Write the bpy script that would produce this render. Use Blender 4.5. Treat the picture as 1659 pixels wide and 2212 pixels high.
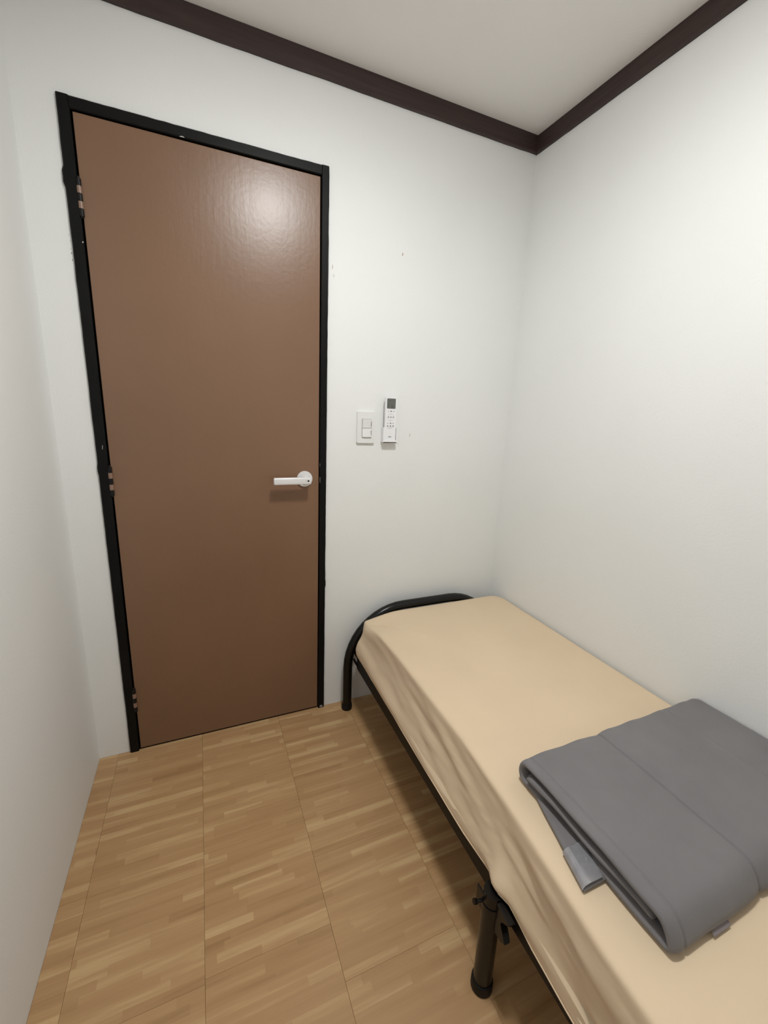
import bpy, bmesh, math, random
from mathutils import Vector, Matrix, noise

random.seed(7)
scene = bpy.context.scene
for o in list(bpy.data.objects):
    bpy.data.objects.remove(o)
COL = scene.collection
PI = math.pi

# ------------------------------------------------------------------ camera
cam_d = bpy.data.cameras.new('camera')
cam = bpy.data.objects.new('camera', cam_d)
COL.objects.link(cam)
F_PX = 910.8
cam_d.sensor_fit = 'VERTICAL'
cam_d.sensor_height = 24.0
cam_d.lens = F_PX / 2212.0 * 24.0
cam_d.clip_start = 0.02
RX = Vector((0.91913471, -0.39168479, 0.04212381))
RY = Vector((-0.05279702, -0.22844181, -0.9721249))
RZ = Vector((0.39038937, 0.89128972, -0.23064859))
m = Matrix.Identity(4)
for i in range(3):
    m[i][0] = RX[i]
    m[i][1] = -RY[i]
    m[i][2] = -RZ[i]
m[0][3], m[1][3], m[2][3] = 0.3096, -1.611, 1.3047
cam.matrix_world = m
scene.camera = cam

# ------------------------------------------------------------------ world, lamp and exposure
world = bpy.data.worlds.new('world')
scene.world = world
world.use_nodes = True
world.node_tree.nodes['Background'].inputs[0].default_value = (0.02, 0.02, 0.022, 1)
world.node_tree.nodes['Background'].inputs[1].default_value = 1.0
vs = scene.view_settings
vs.view_transform = 'Standard'
vs.look = 'None'
vs.gamma = 1.0
vs.use_curve_mapping = False
vs.exposure = 0.0
LAMP = (0.71, -1.02)
LAMP_STRENGTH = 134.0
LAMP_COLOR = (0.983, 1.0, 0.99, 1)

# ------------------------------------------------------------------ room measures
XL, XR = -0.100, 1.621
YB, YF = 0.0, -2.40
ZC = 2.402
DW, DH = 0.757, 2.10           # outer size of the door frame

# ------------------------------------------------------------------ material helpers
def srgb(r, g, b):
    def f(c):
        c /= 255.0
        return c / 12.92 if c <= 0.04045 else ((c + 0.055) / 1.055) ** 2.4
    return (f(r), f(g), f(b), 1.0)

class NT:
    def __init__(self, name):
        self.m = bpy.data.materials.new(name)
        self.m.use_nodes = True
        self.t = self.m.node_tree
        self.b = self.t.nodes['Principled BSDF']
    def n(self, typ, **kw):
        nd = self.t.nodes.new(typ)
        for k, v in kw.items():
            setattr(nd, k, v)
        return nd
    def l(self, a, b):
        self.t.links.new(a, b)
    def val(self, sock, v):
        if hasattr(v, 'is_output') or hasattr(v, 'links'):
            self.l(v, sock)
        else:
            sock.default_value = v
    def math(self, op, a, b=None, c=None):
        nd = self.n('ShaderNodeMath', operation=op)
        self.val(nd.inputs[0], a)
        if b is not None:
            self.val(nd.inputs[1], b)
        if c is not None:
            self.val(nd.inputs[2], c)
        return nd.outputs[0]
    def coord(self, kind='Object'):
        return self.n('ShaderNodeTexCoord').outputs[kind]
    def noise(self, vec, scale, detail=2.0, rough=0.5, sc=None):
        if sc is not None:
            mp = self.n('ShaderNodeMapping')
            mp.inputs['Scale'].default_value = sc
            self.l(vec, mp.inputs['Vector'])
            vec = mp.outputs[0]
        nd = self.n('ShaderNodeTexNoise')
        self.l(vec, nd.inputs['Vector'])
        nd.inputs['Scale'].default_value = scale
        nd.inputs['Detail'].default_value = detail
        nd.inputs['Roughness'].default_value = rough
        return nd.outputs['Fac']
    def ramp(self, fac, stops):
        nd = self.n('ShaderNodeValToRGB')
        el = nd.color_ramp.elements
        while len(el) < len(stops):
            el.new(0.5)
        for e, (p, c) in zip(el, stops):
            e.position = p
            e.color = c
        self.l(fac, nd.inputs[0])
        return nd.outputs[0]
    def bump(self, h, strength, dist):
        nd = self.n('ShaderNodeBump')
        nd.inputs['Strength'].default_value = strength
        nd.inputs['Distance'].default_value = dist
        self.l(h, nd.inputs['Height'])
        self.l(nd.outputs[0], self.b.inputs['Normal'])
    def set(self, color=None, rough=0.5, metal=0.0, spec=0.5):
        if color is not None:
            self.val(self.b.inputs['Base Color'], color)
        self.b.inputs['Roughness'].default_value = rough
        self.b.inputs['Metallic'].default_value = metal
        self.b.inputs['Specular IOR Level'].default_value = spec
        return self.m

def scale_c(c, k):
    return (c[0] * k, c[1] * k, c[2] * k, 1.0)

def plain(name, c, rough=0.5, metal=0.0, spec=0.5, var=0.06, nscale=30.0, bump=0.0, bd=0.001, bscale=None):
    t = NT(name)
    f = t.noise(t.coord(), nscale, 3.0)
    col = t.ramp(f, [(0.3, scale_c(c, 1 - var)), (0.7, scale_c(c, 1 + var))])
    if bump:
        t.bump(t.noise(t.coord(), bscale or nscale * 6, 3.0), bump, bd)
    return t.set(col, rough, metal, spec)

M = {}
M['wall'] = plain('painted_wall', (0.835, 0.84, 0.825, 1), 0.55, 0, 0.3, 0.012, 3.0, 0.25, 0.0012, 160)
M['ceiling'] = plain('painted_ceiling', (0.88, 0.855, 0.835, 1), 0.7, 0, 0.2, 0.012, 4.0, 0.25, 0.0012, 180)
M['subfloor'] = plain('subfloor', srgb(70, 48, 30), 0.8)
M['black_paint'] = plain('black_frame_paint', (0.0045, 0.0044, 0.0042, 1), 0.45, 0, 0.16, 0.2, 12.0, 0.25, 0.0008, 60)
M['tube'] = plain('black_tube_enamel', (0.0035, 0.0032, 0.0030, 1), 0.26, 0, 0.34, 0.1, 20.0)
M['rubber'] = plain('black_rubber', (0.004, 0.004, 0.004, 1), 0.5, 0, 0.3)
M['rail'] = plain('dark_rail_steel', (0.0055, 0.0042, 0.003, 1), 0.5, 0, 0.25, 0.2, 15.0)
M['hinge_brown'] = plain('brown_painted_steel', srgb(140, 112, 96), 0.35, 0, 0.5)
M['hinge_black'] = plain('black_painted_steel', (0.008, 0.007, 0.007, 1), 0.45, 0, 0.25)
M['white_plastic'] = plain('white_plastic', (0.80, 0.80, 0.79, 1), 0.32, 0, 0.5, 0.01)
M['remote_plastic'] = plain('white_remote_plastic', (0.86, 0.855, 0.87, 1), 0.3, 0, 0.5, 0.01)
M['grey_plastic'] = plain('grey_plastic', (0.36, 0.35, 0.34, 1), 0.4)
M['icon'] = plain('grey_print', (0.26, 0.25, 0.255, 1), 0.6)
M['icon_pale'] = plain('pale_grey_print', (0.55, 0.54, 0.55, 1), 0.6)
M['lcd'] = plain('liquid_crystal', srgb(98, 102, 96), 0.25, 0, 0.5, 0.05, 200)
M['lcd_mark'] = plain('liquid_crystal_digit', srgb(82, 84, 79), 0.3)
M['handle'] = plain('satin_white_metal', (0.80, 0.79, 0.79, 1), 0.3, 0.15, 0.5, 0.01)
M['hole'] = plain('dark_hole', (0.006, 0.006, 0.006, 1), 0.6)
M['chip'] = plain('bare_metal_chip', (0.45, 0.42, 0.38, 1), 0.5)
M['dull_metal'] = plain('dull_strike_metal', (0.13, 0.135, 0.11, 1), 0.5, 0.3)
M['scuff'] = plain('wall_scuff', srgb(198, 192, 184), 0.8)
M['scuff_red'] = plain('wall_scuff_brown', srgb(190, 168, 158), 0.8)
M['scuff_dark'] = plain('wall_speck', srgb(96, 100, 92), 0.8)
M['lamp_body'] = plain('white_lamp_housing', (0.8, 0.8, 0.8, 1), 0.4)
M['satin'] = plain('satin_label', (0.66, 0.65, 0.68, 1), 0.24, 0.35, 0.7, 0.08, 60, 0.15, 0.0008, 90)
M['tag'] = plain('woven_tag', srgb(172, 162, 164), 0.5)

def door_mat():
    t = NT('brown_door_paint')
    f = t.noise(t.coord(), 2.2, 3.0)
    col = t.ramp(f, [(0.3, srgb(123, 93, 71)), (0.7, srgb(130, 98, 75))])
    g = t.noise(t.coord(), 1.0, 3.0, 0.6, (90, 90, 9))
    h = t.noise(t.coord(), 75.0, 3.0)
    hh = t.math('ADD', t.math('MULTIPLY', g, 0.7), t.math('MULTIPLY', h, 0.9))
    t.bump(hh, 0.20, 0.0014)
    return t.set(col, 0.32, 0, 0.5)
M['door'] = door_mat()

def trim_mat():
    t = NT('dark_brown_trim')
    g = t.noise(t.coord(), 1.0, 4.0, 0.6, (5, 5, 90))
    col = t.ramp(g, [(0.3, srgb(50, 37, 35)), (0.7, srgb(64, 49, 46))])
    t.bump(g, 0.25, 0.001)
    return t.set(col, 0.5, 0, 0.4)
M['trim'] = trim_mat()

def sheet_mat():
    t = NT('beige_cotton_sheet')
    f = t.noise(t.coord(), 6.0, 3.0)
    col = t.ramp(f, [(0.3, (0.70, 0.55, 0.385, 1)), (0.7, (0.735, 0.58, 0.405, 1))])
    t.bump(t.noise(t.coord(), 900.0, 2.0), 0.12, 0.0006)
    t.b.inputs['Sheen Weight'].default_value = 0.08
    return t.set(col, 0.8, 0, 0.2)
M['sheet'] = sheet_mat()

def blanket_mat():
    t = NT('grey_brushed_microfibre')
    f = t.noise(t.coord(), 9.0, 4.0)
    col = t.ramp(f, [(0.3, (0.176, 0.166, 0.170, 1)), (0.7, (0.198, 0.188, 0.192, 1))])
    t.bump(t.noise(t.coord(), 700.0, 2.0), 0.15, 0.0006)
    t.b.inputs['Sheen Weight'].default_value = 0.15
    return t.set(col, 0.85, 0, 0.2)
M['blanket'] = blanket_mat()

def tile_mat():
    t = NT('parquet_print_vinyl')
    sep = t.n('ShaderNodeSeparateXYZ')
    t.l(t.coord(), sep.inputs[0])
    rnd = t.n('ShaderNodeObjectInfo').outputs['Random']
    x, y = sep.outputs[0], sep.outputs[1]
    def white(dim, a, b=None):
        nd = t.n('ShaderNodeTexWhiteNoise', noise_dimensions=dim)
        if dim == '1D':
            t.l(a, nd.inputs['W'])
        else:
            cb = t.n('ShaderNodeCombineXYZ')
            t.l(a, cb.inputs[0]); t.l(b, cb.inputs[1])
            t.l(cb.outputs[0], nd.inputs['Vector'])
        return nd.outputs['Value']
    off = t.math('FLOOR', t.math('MULTIPLY', rnd, 997.0))
    row = t.math('ADD', t.math('FLOOR', t.math('DIVIDE', t.math('ADD', y, 0.1525), 0.0203)), off)
    r1 = white('1D', row)
    r2 = white('1D', t.math('ADD', row, 0.37))
    ln = t.math('MULTIPLY_ADD', r1, 0.28, 0.10)
    seg = t.math('FLOOR', t.math('ADD', t.math('DIVIDE', t.math('ADD', x, 1.0), ln), t.math('MULTIPLY', r2, 7.0)))
    v = white('2D', row, seg)
    # stretched grain
    cb = t.n('ShaderNodeCombineXYZ')
    t.l(t.math('MULTIPLY', x, 7.0), cb.inputs[0])
    t.l(t.math('MULTIPLY', y, 110.0), cb.inputs[1])
    t.l(t.math('ADD', t.math('MULTIPLY', v, 31.0), off), cb.inputs[2])
    g = t.n('ShaderNodeTexNoise')
    t.l(cb.outputs[0], g.inputs['Vector'])
    g.inputs['Scale'].default_value = 1.0
    g.inputs['Detail'].default_value = 3.0
    cb2 = t.n('ShaderNodeCombineXYZ')
    t.l(t.math('MULTIPLY', x, 1.6), cb2.inputs[0])
    t.l(t.math('MULTIPLY', y, 26.0), cb2.inputs[1])
    t.l(off, cb2.inputs[2])
    g2 = t.n('ShaderNodeTexNoise')
    t.l(cb2.outputs[0], g2.inputs['Vector'])
    g2.inputs['Scale'].default_value = 1.0
    g2.inputs['Detail'].default_value = 2.0
    mix = t.math('ADD', t.math('MULTIPLY', v, 0.30),
                 t.math('ADD', t.math('MULTIPLY', g.outputs['Fac'], 0.34), t.math('MULTIPLY', g2.outputs['Fac'], 0.68)))
    col = t.ramp(mix, [(0.30, (0.320, 0.178, 0.075, 1)), (0.50, (0.425, 0.250, 0.115, 1)),
                       (0.72, (0.475, 0.288, 0.138, 1)), (0.90, (0.590, 0.400, 0.205, 1))])
    t.bump(g.outputs['Fac'], 0.08, 0.0006)
    return t.set(col, 0.42, 0, 0.4)
M['tile'] = tile_mat()

# ------------------------------------------------------------------ geometry helpers
def link(o, parent=None):
    COL.objects.link(o)
    if parent is not None:
        o.parent = parent
    return o

def meta(o, label=None, cat=None, group=None, kind=None):
    if label: o['label'] = label
    if cat: o['category'] = cat
    if group: o['group'] = group
    if kind: o['kind'] = kind
    return o

def empty(name, loc=(0, 0, 0)):
    e = bpy.data.objects.new(name, None)
    e.empty_display_size = 0.05
    e.location = loc
    return link(e)

def base(parent):
    v = Vector((0, 0, 0))
    while parent is not None:
        v += parent.location
        parent = parent.parent
    return v

def obj(name, bm, mat, parent=None, smooth=False, angle=None):
    """link a bmesh given in world coordinates as one mesh object under parent"""
    me = bpy.data.meshes.new(name)
    b = base(parent)
    if b.length > 0:
        bmesh.ops.translate(bm, verts=bm.verts, vec=-b)
    bmesh.ops.recalc_face_normals(bm, faces=bm.faces)
    for f in bm.faces:
        f.smooth = smooth
    if smooth and angle is not None:
        for e in bm.edges:
            if len(e.link_faces) == 2 and e.calc_face_angle(0) > angle:
                e.smooth = False
    bm.to_mesh(me)
    bm.free()
    me.materials.append(mat)
    return link(bpy.data.objects.new(name, me), parent)

def box(x0, x1, y0, y1, z0, z1, bev=0.0, seg=2, bm=None):
    own = bm is None
    b2 = bmesh.new()
    r = bmesh.ops.create_cube(b2, size=1.0)
    bmesh.ops.scale(b2, verts=b2.verts, vec=(x1 - x0, y1 - y0, z1 - z0))
    bmesh.ops.translate(b2, verts=b2.verts, vec=((x0 + x1) / 2, (y0 + y1) / 2, (z0 + z1) / 2))
    if bev > 0:
        bmesh.ops.bevel(b2, geom=list(b2.edges), offset=bev, segments=seg, profile=0.5, affect='EDGES')
    if own:
        return b2
    me = bpy.data.meshes.new('t')
    b2.to_mesh(me); b2.free()
    bm.from_mesh(me)
    bpy.data.meshes.remove(me)
    return bm

def tube(path, r, n=16, cap=True, bm=None):
    bm = bm or bmesh.new()
    pts = [Vector(p) for p in path]
    rr = r if isinstance(r, (list, tuple)) else [r] * len(pts)
    t0 = (pts[1] - pts[0]).normalized()
    ref = Vector((0, 1, 0)) if abs(t0.y) < 0.9 else Vector((1, 0, 0))
    nrm = (ref - t0 * ref.dot(t0)).normalized()
    rings = []
    for i, p in enumerate(pts):
        if i == 0: t = pts[1] - pts[0]
        elif i == len(pts) - 1: t = pts[-1] - pts[-2]
        else: t = (pts[i + 1] - pts[i]).normalized() + (pts[i] - pts[i - 1]).normalized()
        t.normalize()
        nrm = (nrm - t * nrm.dot(t)).normalized()
        bi = t.cross(nrm)
        rings.append([bm.verts.new(p + (nrm * math.cos(2 * PI * k / n) + bi * math.sin(2 * PI * k / n)) * rr[i]) for k in range(n)])
    for a, b in zip(rings, rings[1:]):
        for k in range(n):
            bm.faces.new((a[k], a[(k + 1) % n], b[(k + 1) % n], b[k]))
    if cap:
        bm.faces.new(rings[0][::-1]); bm.faces.new(rings[-1])
    return bm

def prism(poly, axis, a, b, bev=0.0):
    """extrude a closed polygon (list of 2-tuples) along axis 'x','y' or 'z' from a to b"""
    bm = bmesh.new()
    def P(p, h):
        return {'x': (h, p[0], p[1]), 'y': (p[0], h, p[1]), 'z': (p[0], p[1], h)}[axis]
    v0 = [bm.verts.new(P(p, a)) for p in poly]
    v1 = [bm.verts.new(P(p, b)) for p in poly]
    n = len(poly)
    bm.faces.new(v0[::-1]); bm.faces.new(v1)
    for i in range(n):
        bm.faces.new((v0[i], v0[(i + 1) % n], v1[(i + 1) % n], v1[i]))
    if bev:
        bmesh.ops.bevel(bm, geom=list(bm.edges), offset=bev, segments=1, affect='EDGES')
    return bm

def rrect(x0, x1, z0, z1, r, n=5):
    out = []
    for cx, cz, a0 in ((x1 - r, z1 - r, 0), (x0 + r, z1 - r, 90), (x0 + r, z0 + r, 180), (x1 - r, z0 + r, 270)):
        for k in range(n + 1):
            a = math.radians(a0 + 90 * k / n)
            out.append((cx + r * math.cos(a), cz + r * math.sin(a)))
    return out

def circle(cx, cz, r, n=20):
    return [(cx + r * math.cos(2 * PI * k / n), cz + r * math.sin(2 * PI * k / n)) for k in range(n)]

def grid_plane(P, nu, nv):
    bm = bmesh.new()
    vs_ = [[bm.verts.new(P(i / nu, j / nv)) for j in range(nv + 1)] for i in range(nu + 1)]
    for i in range(nu):
        for j in range(nv):
            bm.faces.new((vs_[i][j], vs_[i + 1][j], vs_[i + 1][j + 1], vs_[i][j + 1]))
    return bm

def fnoise(x, y=0.0, z=0.0):
    return noise.noise(Vector((x, y, z)))

# ------------------------------------------------------------------ room shell
T = 0.12
bm = box(XL - T, 0.004, 0, T, 0, ZC)
box(DW - 0.004, XR + T, 0, T, 0, ZC, bm=bm)
box(0.004, DW - 0.004, 0, T, DH - 0.004, ZC, bm=bm)
wall_back = meta(obj('wall_back', bm, M['wall']), 'white painted wall around the brown door', 'wall', kind='structure')
wall_right = meta(obj('wall_right', box(XR, XR + T, YF, 0, 0, ZC), M['wall']), 'white painted wall along the long side of the bed', 'wall', kind='structure')
wall_left = meta(obj('wall_left', box(XL - T, XL, YF, 0, 0, ZC), M['wall']), 'white painted wall beside the hinges of the door', 'wall', kind='structure')
wall_front = meta(obj('wall_front', box(XL - T, XR + T, YF - T, YF, 0, ZC), M['wall']), 'white painted wall facing the door', 'wall', kind='structure')
ceiling = meta(obj('ceiling', box(XL - T, XR + T, YF - T, T, ZC, ZC + 0.1), M['ceiling']), 'off white ceiling bordered by dark brown trim', 'ceiling', kind='structure')
floor = meta(obj('floor', box(XL - T, XR + T, YF - T, T, -0.1, -0.003), M['subfloor']), 'floor of brown parquet print vinyl tiles', 'floor', kind='structure')

# vinyl tiles, one object each
xs = [XL, -0.038, 0.2525, 0.5545, 0.8565, 1.1585, 1.4605, XR]
phase = [-0.217, -0.220, -0.210, -0.030, -0.185, -0.10, -0.26]
tile_cache = {}
LY = 0.305
for c in range(7):
    x0, x1 = xs[c], xs[c + 1]
    ys = [0.0]
    y = phase[c]
    while y > YF + 0.02:
        ys.append(y); y -= LY
    ys.append(YF)
    for ya, yb in zip(ys, ys[1:]):
        key = (round(x1 - x0, 4), round(ya - yb, 4))
        if key not in tile_cache:
            w, h = key
            t_bm = box(-w / 2 + 0.00025, w / 2 - 0.00025, -h / 2 + 0.00015, h / 2 - 0.00015, -0.003, 0.0)
            bmesh.ops.bevel(t_bm, geom=[e for e in t_bm.edges if all(v.co.z > -0.001 for v in e.verts)],
                            offset=0.0003, segments=1, affect='EDGES')
            o = obj('tile', t_bm, M['tile'], floor)
            tile_cache[key] = o.data
        else:
            o = link(bpy.data.objects.new('tile', tile_cache[key]), floor)
        o.location = ((x0 + x1) / 2, (ya + yb) / 2, 0)

# ceiling trim boards, brush painted so that the lower edge wavers
def trim_board(name, fixed, sgn, along, a0, a1, label):
    """board on a wall; the face stands off the wall by sgn*thickness"""
    n = int(abs(a1 - a0) / 0.02)
    bm = bmesh.new()
    prof_n = 6
    rings = []
    for i in range(n + 1):
        s = a0 + (a1 - a0) * i / n
        w = 0.0016 * fnoise(s * 6, fixed * 3 + 5) + 0.0008 * fnoise(s * 25, 3)
        w2 = 0.0012 * fnoise(s * 5, fixed * 3 + 15)
        zb = 2.3405 + w
        prof = [(0.0, zb), (0.009, zb), (0.012 + w2 * 0.4, zb + 0.004), (0.0125, zb + 0.022), (0.0125 + w2 * 0.4, zb + 0.042), (0.0125, ZC - 0.0005), (0.0, ZC - 0.0005)]
        ring = []
        for d, z in prof:
            p = fixed + sgn * d
            ring.append(bm.verts.new((s, p, z) if along == 'x' else (p, s, z)))
        rings.append(ring)
    for a, b in zip(rings, rings[1:]):
        for k in range(len(a) - 1):
            bm.faces.new((a[k], a[k + 1], b[k + 1], b[k]))
    bm.faces.new(rings[0]); bm.faces.new(rings[-1][::-1])
    o = obj(name, bm, M['trim'], smooth=True, angle=0.5)
    return meta(o, label, 'trim', kind='structure')

trim_board('trim_1', 0.0, -1, 'x', XL, XR, 'dark brown ceiling trim above the door wall')
trim_board('trim_2', XR, -1, 'y', YF, -0.0125, 'dark brown ceiling trim above the wall beside the bed')
trim_board('trim_3', XL, 1, 'y', YF, -0.0125, 'dark brown ceiling trim above the wall on the hinge side')
trim_board('trim_4', YF, 1, 'x', XL + 0.0125, XR - 0.0125, 'dark brown ceiling trim above the wall facing the door')

# ------------------------------------------------------------------ ceiling lamp
lamp = meta(empty('ceiling_lamp', (LAMP[0], LAMP[1], ZC)), 'round white flat ceiling lamp in the middle of the ceiling', 'lamp')
def lathe(prof, cx, cy, n):
    """revolve (radius, z) pairs about a vertical axis"""
    bm = bmesh.new()
    rings = []
    for r, z in prof:
        rings.append([bm.verts.new((cx, cy, z))] if r == 0 else
                     [bm.verts.new((cx + r * math.cos(2 * PI * k / n), cy + r * math.sin(2 * PI * k / n), z)) for k in range(n)])
    for a, b in zip(rings, rings[1:]):
        for k in range(n):
            if len(a) == 1: bm.faces.new((a[0], b[k], b[(k + 1) % n]))
            elif len(b) == 1: bm.faces.new((a[k], a[(k + 1) % n], b[0]))
            else: bm.faces.new((a[k], a[(k + 1) % n], b[(k + 1) % n], b[k]))
    return bm
obj('housing', lathe([(0.0, ZC - 0.0005), (0.120, ZC - 0.0005), (0.123, ZC - 0.003), (0.123, ZC - 0.047), (0.120, ZC - 0.050), (0.0, ZC - 0.050)], LAMP[0], LAMP[1], 40), M['lamp_body'], lamp, True, 0.6)
t = NT('lit_opal_dome')
t.b.inputs['Emission Color'].default_value = LAMP_COLOR
t.b.inputs['Emission Strength'].default_value = LAMP_STRENGTH
t.set((0.9, 0.9, 0.9, 1), 0.4)
dome = [(0.0, ZC - 0.0505), (0.116, ZC - 0.0505)]
for k in range(1, 7):
    a = PI / 2 * k / 6
    dome.append((0.116 * math.cos(a) if k < 6 else 0.0, ZC - 0.0505 - 0.020 * math.sin(a)))
obj('opal_dome', lathe(dome, LAMP[0], LAMP[1], 28), t.m, lamp, True, 0.9)

# ------------------------------------------------------------------ door
door = meta(empty('door_1', (0.38, 0, 0)), 'brown painted flush door in a black frame', 'door', kind='structure')
def jamb(x_in, x_out, name):
    """upright of the frame; its outer edge carries the ragged paint line"""
    sgn = 1 if x_out > x_in else -1
    bm = bmesh.new()
    n = 150
    rings = []
    for i in range(n + 1):
        z = DH * i / n
        w = 0.0007 * fnoise(z * 9, x_out * 7) + 0.0006 * fnoise(z * 40, 2.5)
        if sgn < 0:
            w += 0.0045 * max(0, min(1, (z - 1.878) / 0.008, (1.925 - z) / 0.006)) + 0.002 * max(0, min(1, (z - 1.07) / 0.004, (1.10 - z) / 0.004))
        else:
            w += 0.0028 * max(0, min(1, (z - 0.575) / 0.005, (0.612 - z) / 0.005)) + 0.0012 * max(0, min(1, (z - 0.612) / 0.005, (0.66 - z) / 0.004))
        xo = x_out + sgn * w
        prof = [(x_in, 0.11), (x_in, -0.0075), (x_in + sgn * 0.0025, -0.010), (xo - sgn * 0.003, -0.010), (xo, -0.0065), (xo, 0.0005), (x_out - sgn * 0.002, 0.0005), (x_out - sgn * 0.002, 0.11)]
        rings.append([bm.verts.new((x, y, z)) for x, y in prof])
    k = len(rings[0])
    for a, b in zip(rings, rings[1:]):
        for j in range(k):
            bm.faces.new((a[j], a[(j + 1) % k], b[(j + 1) % k], b[j]))
    bm.faces.new(rings[0]); bm.faces.new(rings[-1][::-1])
    return obj(name, bm, M['black_paint'], door)
jl = jamb(0.0295, 0.0, 'frame_jamb')
jr = jamb(0.7305, DW, 'frame_jamb')
bm = bmesh.new()
n = 60
rings = []
for i in range(n + 1):
    x = 0.0295 + (0.7305 - 0.0295) * i / n
    w = 0.0008 * fnoise(x * 9, 7) + 0.0008 * fnoise(x * 40, 9)
    zo = DH + w
    prof = [(0.11, 2.070), (-0.0075, 2.070), (-0.010, 2.0725), (-0.010, zo - 0.003), (-0.0065, zo), (0.0005, zo), (0.0005, DH - 0.002), (0.11, DH - 0.002)]
    rings.append([bm.verts.new((x, y, z)) for y, z in prof])
k = len(rings[0])
for a, b in zip(rings, rings[1:]):
    for j in range(k):
        bm.faces.new((a[j], a[(j + 1) % k], b[(j + 1) % k], b[j]))
bm.faces.new(rings[0]); bm.faces.new(rings[-1][::-1])
obj('frame_head', bm, M['black_paint'], door)
bm = box(0.0295, 0.043, 0.040, 0.060, 0, 2.070)
box(0.717, 0.7305, 0.040, 0.060, 0, 2.070, bm=bm)
box(0.043, 0.717, 0.040, 0.060, 2.055, 2.070, bm=bm)
obj('door_stop', bm, M['black_paint'], door)
obj('door_leaf', box(0.0345, 0.7275, -0.004, 0.036, 0.007, 2.0665, 0.0018, 2), M['door'], door)
obj('threshold', box(0.0295, 0.7305, 0.02, 0.11, -0.002, 0.005), M['black_paint'], door)

# hinges: five knuckles each, two of them brown
for zc in (1.858, 1.046, 0.222):
    h = link(bpy.data.objects.new('hinge', None), door)
    h.location = (0.0325 - 0.38, -0.006, zc)
    hb = base(h)
    L = 0.096
    for k in range(5):
        z0 = zc + L / 2 - (k + 1) * L / 5 + 0.0005
        z1 = z0 + L / 5 - 0.001
        brown = k in (1, 3)
        r = 0.0062
        kn = tube([(0.0325, -0.0085, z0), (0.0325, -0.0085, z1)], r, 12)
        o = obj('knuckle', kn, M['hinge_brown'] if brown else M['hinge_black'], h, True, 0.7)
    obj('pin', tube([(0.0325, -0.0085, zc - L / 2 - 0.004), (0.0325, -0.0085, zc - L / 2), (0.0325, -0.0085, zc + L / 2), (0.0325, -0.0085, zc + L / 2 + 0.005)], [0.002, 0.0035, 0.0035, 0.0025], 10), M['hinge_black'], h, True, 0.7)

# lever handle
hd = link(bpy.data.objects.new('door_handle', None), door)
hd['label'] = 'satin white lever handle'
hd.location = (0.671 - 0.38, -0.004, 1.040)
HX, HZ = 0.671, 1.040
bm = bmesh.new()
prof = [(0.0, -0.0035), (0.030, -0.0035), (0.0305, -0.005), (0.0305, -0.0095), (0.0285, -0.012), (0.0, -0.0125)]
n = 40
rings = []
for r, y in prof:
    rings.append([bm.verts.new((HX, y, HZ))] if r == 0 else [bm.verts.new((HX + r * math.cos(2 * PI * k / n), y, HZ + r * math.sin(2 * PI * k / n))) for k in range(n)])
for a, b in zip(rings, rings[1:]):
    for k in range(n):
        if len(a) == 1: bm.faces.new((a[0], b[k], b[(k + 1) % n]))
        elif len(b) == 1: bm.faces.new((a[k], a[(k + 1) % n], b[0]))
        else: bm.faces.new((a[k], a[(k + 1) % n], b[(k + 1) % n], b[k]))
obj('rose', bm, M['handle'], hd, True, 0.5)
obj('neck', tube([(HX + 0.004, -0.012, HZ), (HX + 0.004, -0.046, HZ)], 0.011, 20), M['handle'], hd, True, 0.7)
obj('lever', box(0.5465, 0.6855, -0.061, -0.043, HZ - 0.0132, HZ + 0.0132, 0.0045, 4), M['handle'], hd, True)
obj('keyhole', prism(circle(0.6735, HZ + 0.0005, 0.0036, 16), 'y', -0.0615, -0.0600), M['hole'], hd)
obj('release_hole', prism(circle(0.6648, HZ + 0.0006, 0.0011, 10), 'y', -0.0615, -0.0600), M['hole'], hd)

# strike plate, paint chips on the frame
obj('strike_plate', box(0.7302, 0.7325, -0.0100, -0.0035, 1.024, 1.046), M['dull_metal'], door)
obj('strike_plate', box(0.7302, 0.7318, -0.0098, -0.0035, 1.088, 1.100), M['dull_metal'], door)
def chip(pts, y=-0.0103, th=0.0006, mat='chip'):
    return obj('paint_chip', prism(pts, 'y', y, y + th), M[mat], door)
chip([(0.2985, 2.0705), (0.304, 2.0735), (0.309, 2.0735), (0.313, 2.0708)])
chip([(0.0262, 1.742), (0.0285, 1.7425), (0.0288, 1.7455), (0.0265, 1.746)], mat='white_plastic')
chip([(0.018, 1.150), (0.0195, 1.151), (0.021, 1.163), (0.0195, 1.163)])
chip([(0.737, 0.004), (0.750, 0.004), (0.748, 0.013), (0.738, 0.013)], mat='grey_plastic')

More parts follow.
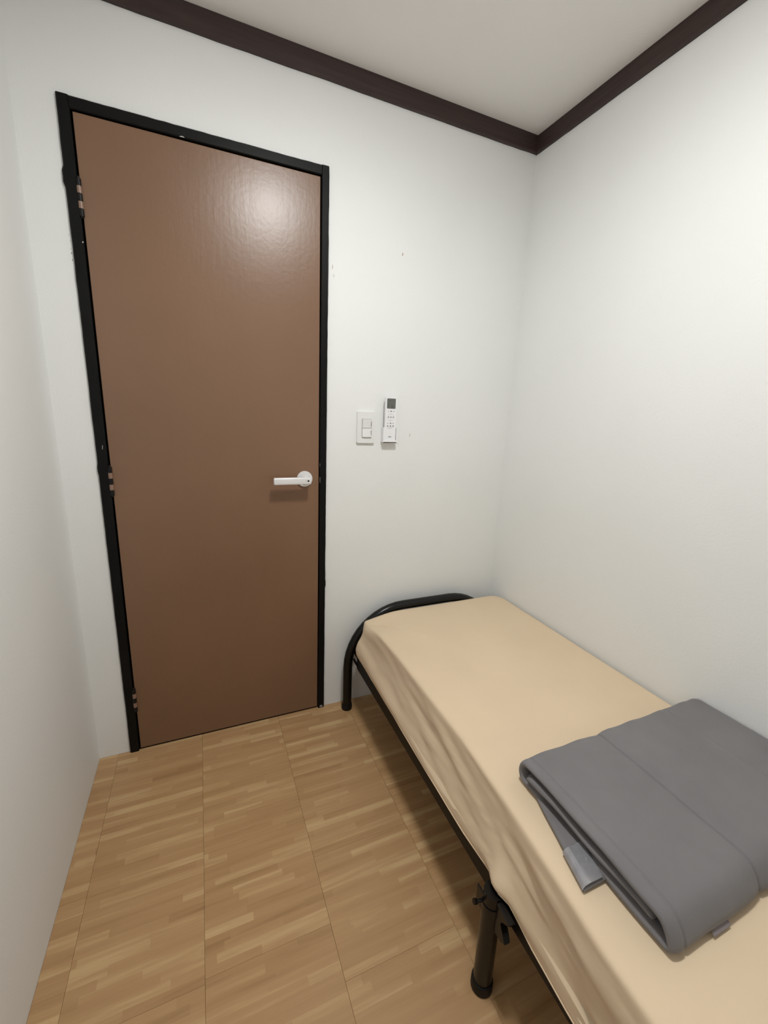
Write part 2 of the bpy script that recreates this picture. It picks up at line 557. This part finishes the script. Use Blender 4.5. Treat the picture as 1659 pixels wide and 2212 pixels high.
# ------------------------------------------------------------------ marks on the painted wall
def mark(pts, mat):
    return obj('scuff_mark', prism(pts, 'y', -0.0006, 0.0005), M[mat], wall_back)
def wob(x, z, w, h, n=9, seed=0):
    rr = random.Random(seed)
    return [(x + w / 2 * math.cos(2 * PI * k / n) * rr.uniform(.6, 1.1), z + h / 2 * math.sin(2 * PI * k / n) * rr.uniform(.6, 1.1)) for k in range(n)]
mark(wob(1.046, 1.885, 0.006, 0.013, seed=1), 'scuff_red')
mark(wob(1.118, 1.215, 0.004, 0.016, seed=2), 'scuff')
mark(wob(0.774, 1.800, 0.004, 0.020, seed=3), 'scuff')
mark(wob(0.779, 1.772, 0.003, 0.012, seed=4), 'scuff')
mark(wob(1.063, 1.178, 0.006, 0.003, seed=5), 'scuff')
for i, (x, z, w, h) in enumerate([(-0.0050, 1.745, .0018, .005), (-0.0056, 1.724, .0022, .004), (-0.0052, 1.713, .0024, .0045), (-0.0045, 1.695, .0022, .005), (-0.0062, 1.76, .0014, .006)]):
    mark(wob(x, z, w, h, seed=10 + i), 'scuff_dark' if i in (2, 3) else 'scuff')

# ------------------------------------------------------------------ light switch
sw = meta(empty('light_switch', (0.917, 0, 1.241)), 'white two-rocker light switch plate on the wall beside the door', 'light switch')
obj('cover_plate', prism(rrect(0.880, 0.954, 1.180, 1.302, 0.003), 'y', -0.0095, 0.0, 0.0014), M['white_plastic'], sw)
obj('rocker_surround', box(0.8998, 0.9412, -0.0102, -0.009, 1.2022, 1.2758, 0.0003, 1), M['grey_plastic'], sw)  # grey colour stands in for shade in the groove round the white rockers
for (z0, z1, tilt) in ((1.2398, 1.2742, 1), (1.2038, 1.2382, -1)):
    poly = [(-0.010, z0), (-0.010, z1), (-0.0122 - 0.0034 * (tilt > 0), z1), (-0.0122 - 0.0034 * (tilt < 0), z0)]
    rk = obj('rocker', prism(poly, 'x', 0.9012, 0.9398, 0.0006), M['white_plastic'], sw)
    zc = (z0 + z1) / 2
    obj('indicator_bar', box(0.9366, 0.9384, -0.0158, -0.012, zc - 0.010, zc + 0.009), M['icon'], rk)

# ------------------------------------------------------------------ remote and its holder
hold = meta(empty('remote_holder', (1.0165, 0, 1.184)), 'white wall holder gripping the lower end of the remote control', 'remote holder')
obj('back_plate', box(0.987, 1.046, -0.003, 0.0, 1.184, 1.243, 0.001, 1), M['remote_plastic'], hold)
obj('side_wall', box(0.9855, 0.9885, -0.024, -0.0, 1.184, 1.2445, 0.0008, 1), M['remote_plastic'], hold)
obj('side_wall', box(1.0435, 1.0465, -0.024, -0.0, 1.184, 1.2445, 0.0008, 1), M['remote_plastic'], hold)
obj('bottom', box(0.9855, 1.0465, -0.027, -0.0, 1.1835, 1.1875, 0.0008, 1), M['remote_plastic'], hold)
obj('front_lip', box(0.9855, 1.0465, -0.027, -0.0245, 1.1835, 1.1945, 0.0008, 1), M['remote_plastic'], hold)
obj('front_lip', box(0.9855, 0.9925, -0.027, -0.0245, 1.1945, 1.2445, 0.0008, 1), M['remote_plastic'], hold)
rem = meta(empty('remote_control', (1.016, -0.012, 1.188)), 'white air conditioner remote control with grey screen in the wall holder', 'remote control')
obj('front_shell', prism(rrect(0.9925, 1.0405, 1.188, 1.365, 0.005), 'y', -0.0240, -0.0125, 0.0016), M['remote_plastic'], rem)
obj('battery_cover', prism(rrect(0.9932, 1.0398, 1.189, 1.345, 0.004), 'y', -0.0125, -0.0035, 0.001), M['grey_plastic'], rem)
scr = obj('screen', prism(rrect(0.9978, 1.0354, 1.3185, 1.3580, 0.003), 'y', -0.0245, -0.0235), M['lcd'], rem)
for x, z, w, h in ((1.010, 1.350, .012, .003), (1.021, 1.328, .008, .008), (1.003, 1.331, .003, .010)):
    obj('screen_digit', prism(rrect(x - w / 2, x + w / 2, z - h / 2, z + h / 2, 0.001, 2), 'y', -0.02475, -0.0244), M['lcd_mark'], scr)
def button(x, z, w, h, mat='icon', shape='rect', parent=rem):
    poly = rrect(x - w / 2, x + w / 2, z - h / 2, z + h / 2, min(w, h) * 0.3, 3) if shape == 'rect' else circle(x, z, w / 2, 14)
    return obj('button', prism(poly, 'y', -0.0247, -0.0235), M[mat], parent)
XCn = 1.0165
button(XCn - 0.0125, 1.3085, 0.0028, 0.007, 'icon_pale'); button(XCn, 1.3085, 0.0065, 0.005); button(XCn + 0.0125, 1.3085, 0.0065, 0.0035, 'icon_pale')
# ring of the navigation pad
bm = bmesh.new()
n = 32
vo = [bm.verts.new((XCn + 0.0148 * math.cos(2 * PI * k / n), -0.0244, 1.2850 + 0.0148 * math.sin(2 * PI * k / n))) for k in range(n)]
vi = [bm.verts.new((XCn + 0.0140 * math.cos(2 * PI * k / n), -0.0244, 1.2850 + 0.0140 * math.sin(2 * PI * k / n))) for k in range(n)]
for k in range(n):
    bm.faces.new((vo[k], vo[(k + 1) % n], vi[(k + 1) % n], vi[k]))
ex = bmesh.ops.extrude_face_region(bm, geom=list(bm.faces))
bmesh.ops.translate(bm, verts=[v for v in ex['geom'] if isinstance(v, bmesh.types.BMVert)], vec=(0, 0.001, 0))
ring = obj('navigation_ring', bm, M['icon_pale'], rem)
button(XCn - 0.0105, 1.2855, 0.0040, 0.0050, 'icon', 'rect', ring); button(XCn + 0.0105, 1.2855, 0.0045, 0.0045, 'icon', 'rect', ring)
button(XCn, 1.2855, 0.0070, 0.0036, 'icon', 'rect', ring); button(XCn, 1.2955, 0.0035, 0.0030, 'icon_pale', 'rect', ring); button(XCn, 1.2745, 0.0035, 0.0030, 'icon_pale', 'rect', ring)
for dx, mt in ((-0.0125, 'icon_pale'), (0, 'icon'), (0.0115, 'icon_pale')):
    button(XCn + dx, 1.2615, 0.0065, 0.0045, mt)
for dx in (-0.0125, 0, 0.0115):
    button(XCn + dx, 1.2505, 0.0058, 0.0055)
# dashes of lettering under the buttons and the mark near the bottom
for dx, w in ((-0.0105, 0.004), (-0.003, 0.008), (0.0055, 0.004)):
    obj('printed_dash', prism(rrect(XCn + dx - w / 2, XCn + dx + w / 2, 1.2425, 1.2440, 0.0004, 2), 'y', -0.0243, -0.0236), M['icon'], rem)
for dx in (-0.0045, 0.0, 0.0045):
    obj('printed_mark', prism(rrect(XCn - 0.001 + dx - 0.0019, XCn - 0.001 + dx + 0.0019, 1.2055, 1.2093, 0.0005, 2), 'y', -0.0243, -0.0236), M['icon'], rem)

# ------------------------------------------------------------------ bed frame
LX, RXX = 0.851, 1.598
bed = meta(empty('bed_frame', (1.22, -1.0, 0)), 'black tubular steel single bed frame against the wall', 'bed')
def loop_path(y):
    R = 0.255
    zt = 0.467
    p = [(LX, y, 0.012), (LX, y, 0.1), (LX, y, zt - R)]
    for k in range(1, 13):
        a = PI - (PI / 2) * k / 12
        p.append((LX + R + R * math.cos(a), y, zt - R + R * math.sin(a)))
    for k in range(0, 13):
        a = PI / 2 - (PI / 2) * k / 12
        p.append((RXX - R + R * math.cos(a), y, zt - R + R * math.sin(a)))
    p += [(RXX, y, 0.1), (RXX, y, 0.012)]
    return p
YH = -0.0515
obj('headboard_tube', tube(loop_path(YH), 0.020, 20), M['tube'], bed, True, 0.8)
obj('footboard_tube', tube(loop_path(-1.965), 0.020, 20), M['tube'], bed, True, 0.8)
def foot(x, y, r):
    return obj('foot_cap', tube([(x, y, 0.0005), (x, y, 0.003), (x, y, 0.022), (x, y, 0.027)], [r * 0.88, r, r, r * 0.93], 20), M['rubber'], bed, True, 0.7)
for y in (YH, -1.965):
    foot(LX, y, 0.0235); foot(RXX, y, 0.0220)
YM = -1.069
for x in (LX - 0.001, RXX):
    obj('leg', tube([(x, YM, 0.006), (x, YM, 0.292)], 0.0215 if x < 1 else 0.020, 20), M['tube'], bed, True, 0.8)
    foot(x, YM, 0.0255 if x < 1 else 0.022)
# angle iron side rails
def rail(x0, sgn):
    t_ = 0.004
    z0, z1 = 0.230, 0.278
    poly = [(x0, z0), (x0, z1), (x0 + sgn * 0.034, z1), (x0 + sgn * 0.034, z1 - t_), (x0 + sgn * t_, z1 - t_), (x0 + sgn * t_, z0)]
    return obj('side_rail', prism(poly, 'y', -1.86, -0.105), M['rail'], bed)
rail(0.8735, 1); rail(1.592, -1)
for x, s in ((0.8735, 1), (1.588, 1)):
    for z0, z1 in ((0.236, 0.252), (0.276, 0.297)):
        obj('rail_tab', box(x, x + 0.004, -0.125, YH - 0.006, z0, z1, 0.001, 1), M['rail'], bed)
    obj('rail_tab', box(x, x + 0.004, -0.145, -0.103, 0.236, 0.297, 0.001, 1), M['rail'], bed)
for y in (-0.35, -0.72, YM + 0.03, -1.45, -1.8):
    obj('cross_bar', box(0.874, 1.586, y - 0.012, y + 0.012, 0.255, 0.276, 0.002, 1), M['rail'], bed)
# fittings of the middle leg: stop lug, folding plate and wing bolt
lug = [(-1.082, 0.288), (-1.133, 0.280), (-1.124, 0.268), (-1.108, 0.262), (-1.103, 0.250), (-1.114, 0.236), (-1.126, 0.216), (-1.112, 0.206), (-1.098, 0.212), (-1.084, 0.195)]
obj('folding_lug', prism(lug, 'x', 0.844, 0.860, 0.002), M['tube'], bed)
obj('wing_bolt', tube([(0.836, YM + 0.008, 0.262), (0.816, YM + 0.012, 0.262), (0.8155, YM + 0.012, 0.262), (0.809, YM + 0.013, 0.264)], [0.0035, 0.0035, 0.006, 0.006], 10), M['tube'], bed, True, 0.7)
obj('leg_bracket', box(0.8285, 0.8325, YM - 0.004, YM + 0.03, 0.235, 0.283, 0.001, 1), M['tube'], bed)
obj('leg_collar', tube([(LX - 0.001, YM, 0.240), (LX - 0.001, YM, 0.262)], 0.0235, 20), M['tube'], bed, True, 0.7)

# ------------------------------------------------------------------ mattress in fitted sheet
ZTOP = 0.460
def lerp_tab(tab, x):
    if x <= tab[0][0]: return tab[0][1]
    for (a, va), (b, vb) in zip(tab, tab[1:]):
        if x <= b:
            return va + (vb - va) * (x - a) / (b - a)
    return tab[-1][1]
def sm(t_):
    t_ = max(0.0, min(1.0, t_))
    return t_ * t_ * (3 - 2 * t_)
Y0, Y1 = -0.0725, -1.935        # far and near end of the mattress
X0, X1 = 0.866, 1.6135         # widest at the hem
# contour of the hem, counter-clockwise seen from above
def contour():
    pts = []
    r = 0.062
    def seg(a, b, step):
        L = (Vector(b) - Vector(a)).length
        n_ = max(2, int(L / step))
        for i in range(n_):
            pts.append(Vector(a).lerp(Vector(b), i / n_))
    def arc(c, a0, a1, r_, n_=14):
        for i in range(n_):
            a = math.radians(a0 + (a1 - a0) * i / n_)
            pts.append(Vector((c[0] + r_ * math.cos(a), c[1] + r_ * math.sin(a))))
    seg((X0, Y0 - r), (X0, Y1 + r), 0.0075)
    arc((X0 + r, Y1 + r), 180, 270, r)
    seg((X0 + r, Y1), (X1 - r, Y1), 0.02)
    arc((X1 - r, Y1 + r), 270, 360, r)
    seg((X1, Y1 + r), (X1, Y0 - r), 0.02)
    arc((X1 - r, Y0 - r), 0, 90, r)
    seg((X1 - r, Y0), (X0 + r, Y0), 0.02)
    arc((X0 + r, Y0 - r), 90, 180, r)
    return pts
cp = contour()
N = len(cp)
nrm2 = []
for i in range(N):
    d = (cp[(i + 1) % N] - cp[i - 1]).normalized()
    nrm2.append(Vector((-d.y, d.x)))       # inward (contour runs counter-clockwise)
cen = Vector(((X0 + X1) / 2, (Y0 + Y1) / 2))
if nrm2[5].dot(cen - cp[5]) < 0:
    nrm2 = [-v for v in nrm2]
INSET_L = [(-1.40, 0.000), (-1.30, 0.004), (-1.185, 0.017), (-1.03, 0.032), (-0.82, 0.045), (-0.40, 0.046), (-0.15, 0.036)]
HEM = [(-1.6, 0.250), (-1.26, 0.258), (-1.17, 0.268), (-1.125, 0.281), (-1.098, 0.297), (-1.045, 0.301), (-1.01, 0.287), (-0.92, 0.278), (-0.68, 0.282), (-0.41, 0.293), (-0.14, 0.300)]
def side_profile(y):
    """list of (inset factor 0..1, height factor 0..1) from hem to top edge"""
    return [(0.03, 0.0), (0.0, 0.04), (0.02, 0.09), (0.08, 0.15), (0.17, 0.21), (0.28, 0.27), (0.40, 0.33), (0.51, 0.39), (0.61, 0.45), (0.70, 0.51), (0.77, 0.57), (0.83, 0.63), (0.875, 0.69), (0.91, 0.75), (0.94, 0.81), (0.965, 0.87), (0.985, 0.925)]
rings = []
bm = bmesh.new()
PROF = side_profile(0)
TOPR = [(0.0006, 0.955), (0.0025, 0.975), (0.006, 0.989), (0.012, 0.997), (0.022, 1.0)] + [(0.026 + 0.010 * k, 1.0) for k in range(1, 34)]
def corner_w(p):
    """how near a contour point is to the far left corner"""
    d = (Vector((p.x, p.y)) - Vector((X0, Y0))).length
    return sm(1 - d / 0.20)
for (fi, fz) in PROF:
    ring = []
    for i in range(N):
        p, nn = cp[i], nrm2[i]
        left = sm((-nn.x * -1 - 0.2) / 0.6) if nn.x > 0 else 0.0     # faces left
        ins_max = (lerp_tab(INSET_L, p.y) if left > 0 else 0.0) * left + 0.002 * (1 - left)
        hem = lerp_tab(HEM, p.y) * left + 0.306 * (1 - left)
        cw = corner_w(p)
        zt = ZTOP - 0.030 * cw
        z = hem + (zt - hem) * fz
        ins = ins_max * fi
        # drapery folds, slanting down towards the foot end
        s = -p.y
        env = left * sm((fz + 0.02) / 0.15) * sm((1.02 - fz) / 0.3)
        q = (z - 0.3) + 0.13 * s
        f = 0.0075 * fnoise(s * 1.7 + 3, q * 26, 1.3) + 0.0062 * fnoise(s * 4.2, q * 55, 7.7) + 0.0026 * fnoise(s * 11, q * 100, 2.2)
        ins -= f * env * (0.6 + 0.6 * sm((s - 0.2) / 0.6))
        # cloth stretched over the top of the middle leg, and the rounded far corner
        ins -= 0.018 * left * math.exp(-((p.y + 1.070) / 0.030) ** 2) * sm(1.1 - fz * 3.4)
        v = p + nn * ins
        v.x -= 0.020 * cw * left * math.sin(PI * max(0.0, min(1.0, fz))) ** 0.8
        ring.append(bm.verts.new((min(v.x, X1), v.y, z + (0.002 * fnoise(s * 11, 4) * left if fz <= 0.05 else 0))))
    rings.append(ring)
for (ti, fz) in TOPR:
    ring = []
    for i in range(N):
        p, nn = cp[i], nrm2[i]
        left = sm((nn.x - 0.2) / 0.6) if nn.x > 0 else 0.0
        ins_max = (lerp_tab(INSET_L, p.y) if left > 0 else 0.0) * left + 0.002 * (1 - left)
        hem = lerp_tab(HEM, p.y) * left + 0.306 * (1 - left)
        cw = corner_w(p) * sm(1 - ti / 0.14)
        zt = ZTOP - 0.030 * cw
        z = hem + (zt - hem) * fz
        e = p + nn * (ins_max + min(ti, 0.026))
        spine = Vector((cen.x, max(min(p.y, Y0 - 0.375), Y1 + 0.375)))
        v = e.lerp(spine, max(0.0, ti - 0.026) / 0.33)
        z += (0.0012 * fnoise(v.x * 5, v.y * 5, 9) + 0.0009 * fnoise(v.x * 16, v.y * 3, 19)) * sm(ti / 0.03)
        # long crease near the front edge
        cx = 0.985 + 0.03 * math.sin((v.y + 0.95) * 6)
        cr = math.exp(-((v.x - cx) / 0.005) ** 2) * sm((v.y + 1.05) / 0.12) * sm((-0.62 - v.y) / 0.12)
        z -= 0.0022 * cr
        ring.append(bm.verts.new((v.x, v.y, z)))
    rings.append(ring)
for a, b in zip(rings, rings[1:]):
    for k in range(N):
        try:
            bm.faces.new((a[k], a[(k + 1) % N], b[(k + 1) % N], b[k]))
        except ValueError:
            pass
hp = [rings[0][i].co.copy() + Vector((0, 0, 0.001)) for i in range(0, N, 3)]
# inner face of the skirt and the flat underside
inner, under = [], []
for i in range(N):
    c0 = rings[0][i].co
    q = Vector((c0.x, c0.y)) + nrm2[i] * 0.0025
    inner.append(bm.verts.new((q.x, q.y, c0.z + 0.0004)))
    under.append(bm.verts.new((q.x, q.y, 0.3085)))
for a, b in ((rings[0], inner), (inner, under)):
    for k in range(N):
        bm.faces.new((a[(k + 1) % N], a[k], b[k], b[(k + 1) % N]))
bm.faces.new(under)
bmesh.ops.remove_doubles(bm, verts=bm.verts, dist=0.00002)
mattress = obj('mattress', bm, M['sheet'], None, True)
meta(mattress, 'thin mattress in a beige fitted sheet on the black bed frame', 'mattress')
# elastic hem bead
hp.append(hp[0].copy())
obj('elastic_hem', tube(hp, 0.0019, 8, False), M['sheet'], mattress, True)

# ------------------------------------------------------------------ folded blanket
ZB = ZTOP + 0.0022
blk = meta(empty('folded_blanket', (1.27, -1.16, ZB)), 'folded grey quilted blanket lying on the beige bed', 'blanket')
def ribbon(name, path, h, xa, xb, parent, rise=None, groove=None, seed=0.0, nx=90, er=0.010, side=1.0):
    """thick cloth ribbon: path lies in the y-z plane, extruded from xa(s) to xb(s); edges rounded"""
    pts = [Vector((0, p[0], p[1])) for p in path]
    # resample
    L = [0.0]
    for a, b in zip(pts, pts[1:]):
        L.append(L[-1] + (b - a).length)
    n_ = max(12, int(L[-1] / 0.007))
    rs = []
    for i in range(n_ + 1):
        d = L[-1] * i / n_
        k = 0
        while k < len(L) - 2 and L[k + 1] < d:
            k += 1
        rs.append(pts[k].lerp(pts[k + 1], (d - L[k]) / max(1e-9, L[k + 1] - L[k])))
    bm = bmesh.new()
    us = []
    for k in range(7):
        us.append(('a', er * (1 - math.cos(PI / 2 * k / 6))))
    for k in range(1, nx):
        us.append(('m', k / nx))
    for k in range(6, -1, -1):
        us.append(('b', er * (1 - math.cos(PI / 2 * k / 6))))
    top, bot = [], []
    for i, p in enumerate(rs):
        tg = (rs[min(i + 1, n_)] - rs[max(i - 1, 0)]).normalized()
        nr = Vector((0, -tg.z, tg.y)) * side
        s = i / n_
        A, B = xa(s, p), xb(s, p)
        tr, br = [], []
        es = min(1.0, min(i, n_ - i) / 1.6 + 0.25)
        for kind, w in us:
            if kind == 'a': x = A + w
            elif kind == 'b': x = B - w
            else: x = A + er + (B - A - 2 * er) * w
            e = min(x - A, B - x)
            th = h * (math.sqrt(max(0.0, 1 - (1 - min(e, er) / er) ** 2)) * 0.85 + 0.15) * es
            q = Vector((x, p.y, p.z))
            up = 1.0
            d = 0.0016 * fnoise(x * 9 + seed, p.y * 9, s * 4 + seed) + 0.0010 * fnoise(x * 28 + seed, p.y * 22, s * 9)
            if groove:
                d += groove(x, p.y, s)
            if rise:
                q.z += rise(x, p.y, s)
            tr.append(bm.verts.new(q + nr * (th + d)))
            br.append(bm.verts.new(q - nr * th))
        top.append(tr); bot.append(br)
    m_ = len(us)
    for i in range(n_):
        for k in range(m_ - 1):
            bm.faces.new((top[i][k], top[i][k + 1], top[i + 1][k + 1], top[i + 1][k]))
            bm.faces.new((bot[i][k], bot[i + 1][k], bot[i + 1][k + 1], bot[i][k + 1]))
        bm.faces.new((top[i][0], top[i + 1][0], bot[i + 1][0], bot[i][0]))
        bm.faces.new((top[i][-1], bot[i][-1], bot[i + 1][-1], top[i + 1][-1]))
    for i in (0, n_):
        for k in range(m_ - 1):
            bm.faces.new((top[i][k], bot[i][k], bot[i][k + 1], top[i][k + 1]))
    return obj(name, bm, M['blanket'], parent, True)

def arc_pts(cy, cz, r, a0, a1, n_=10, ry=None):
    return [(cy + (ry or r) * math.cos(math.radians(a0 + (a1 - a0) * k / n_)), cz + r * math.sin(math.radians(a0 + (a1 - a0) * k / n_))) for k in range(n_ + 1)]

YBK, YFR = -0.998, -1.331
# outer layer: bottom (short) -> back fold -> top -> front fold
zc = ZB + 0.031
r = 0.0225
outer = [(-1.06, ZB + 0.0085)] + arc_pts(YBK, zc, r, -90, 90, 10, 0.016)
for k in range(1, 18):
    y = YBK + (YFR - YBK) * k / 18
    outer.append((y, zc + r + 0.003 * math.sin(PI * k / 18)))
outer += [(YFR + 0.008, zc + r - 0.0015), (YFR - 0.001, zc + r - 0.009), (YFR - 0.008, zc + r - 0.020), (YFR - 0.013, zc - 0.008), (YFR - 0.015, ZB + 0.014), (YFR - 0.013, ZB + 0.0095), (YFR - 0.004, ZB + 0.0088), (YFR + 0.04, ZB + 0.0088), (YFR + 0.10, ZB + 0.0088), (YFR + 0.15, ZB + 0.0088)]
XE = 1.6165
def xl_outer(s, p):
    y = p.y
    return 0.9665 + 0.010 * (y + 0.98) * -1.0 * -1 + 0.003 * fnoise(y * 9, 3)
def quilt(x, y, s):
    d = 0.0
    ql = 1.213 + 0.012 * (y + 1.16) - 0.004 * fnoise(y * 7, 1)
    d -= 0.0042 * math.exp(-((x - ql) / 0.0024) ** 2) + 0.0040 * math.exp(-((x - ql) / 0.022) ** 2)
    d -= 0.0026 * math.exp(-((x - 0.9905) / 0.0022) ** 2)
    d -= 0.0022 * math.exp(-((x - 1.47) / 0.004) ** 2)
    return d
def puff(x, y, s):
    back = sm((y + 1.06) / 0.07)
    return 0.0016 * back * math.sin(x * 62 + 2 * fnoise(x * 7)) + 0.003 * sm((x - 1.45) / 0.1) - 0.0025 * sm((1.1 - x) / 0.1) * sm((-1.2 - y) / 0.12)
outer_o = ribbon('outer_layer', outer, 0.0085, xl_outer, lambda s, p: XE - 0.002 * abs(fnoise(p.y * 8)), blk, None, quilt, 0.0, 300, 0.022, -1.0)
# lift the back edge a little unevenly
for v in outer_o.data.vertices:
    wx, wy, wz = v.co.x + 1.27, v.co.y - 1.16, v.co.z + ZB
    if v.co.z > 0.02:
        v.co.z += puff(wx, wy, 0)
# inner layers seen from the open side
def xl_in(off):
    return lambda s, p: 0.969 + off + 0.004 * fnoise(p.y * 7 + off * 90, 8)
xr_in = lambda s, p: XE - 0.012
mid = [(-1.312, ZB + 0.0315)] + [(-1.312 + (0.302) * k / 12, ZB + 0.0315 + 0.0018 * math.sin(k * 0.9)) for k in range(1, 13)]
ribbon('inner_layer', mid, 0.0068, xl_in(-0.0045), xr_in, blk, None, None, 5.0, 40)
low = [(-1.305, ZB + 0.0185)] + [(-1.305 + 0.265 * k / 12, ZB + 0.0185 + 0.0022 * math.sin(k * 0.8 + 1) * (1 if 0 < k < 12 else 0)) for k in range(1, 13)]
ribbon('inner_layer', low, 0.0048, xl_in(0.006), xr_in, blk, None, None, 9.0, 40)
# crumpled bit tucked into the back fold
cr = [(-1.05, ZB + 0.0205), (-1.03, ZB + 0.024), (-1.015, ZB + 0.020), (-1.004, ZB + 0.026), (-1.012, ZB + 0.031), (-1.03, ZB + 0.029)]
ribbon('tucked_fold', cr, 0.0032, xl_in(0.001), xr_in, blk, None, None, 12.0, 30)
# bottom layer slipping out towards the front edge of the bed
flap = [(-1.226, ZB + 0.0062)] + [(-1.226 + 0.222 * k / 14, ZB + 0.0062 + 0.002 * sm((k - 9) / 5)) for k in range(1, 15)]
def xl_flap(s, p):
    return 0.9165 + 0.283 * (p.y + 1.215) + 0.002 * fnoise(p.y * 14, 2) - (0.004 * sm((-1.19 - p.y) / 0.03))
flap_o = ribbon('bottom_layer', flap, 0.0055, xl_flap, lambda s, p: 1.20, blk, None, None, 3.0, 40)
# satin label sewn round the flap edge
bm = bmesh.new()
def lab(u, v):
    y = -1.158 - 0.066 * u
    xe = 0.9165 + 0.283 * (y + 1.215) - 0.0016
    prof = [(0.024, -0.0058), (0.004, -0.0060), (-0.0020, -0.0045), (-0.0040, 0.0), (-0.0030, 0.0042), (0.001, 0.0078), (0.009, 0.0092), (0.018, 0.0090), (0.030, 0.0085), (0.046, 0.0080)]
    k = v * (len(prof) - 1)
    i = min(int(k), len(prof) - 2)
    a, b = prof[i], prof[i + 1]
    f = k - i
    px, pz = a[0] + (b[0] - a[0]) * f, a[1] + (b[1] - a[1]) * f
    return (xe + px, y + 0.004 * px * 10 * -1 * 0.3, ZB + 0.0066 + pz + 0.0005 * fnoise(y * 60, px * 60))
lb = grid_plane(lab, 14, 27)
ex = bmesh.ops.solidify(lb, geom=list(lb.faces), thickness=0.0006)
lo_ = obj('satin_label', lb, M['satin'], blk, True)
lo_['label'] = 'shiny silver satin label'
bm.free()
# small woven tag under the front fold
def tg(u, v):
    x = 1.068 + 0.046 * u
    yy = YFR - 0.004 - 0.024 * v
    return (x - 0.006 * v, yy, ZB + 0.0105 - 0.006 * v + 0.004 * math.sin(PI * v) )
tb = grid_plane(tg, 8, 8)
bmesh.ops.solidify(tb, geom=list(tb.faces), thickness=0.0014)
obj('woven_tag', tb, M['tag'], blk, True)['label'] = 'small pale woven tag'
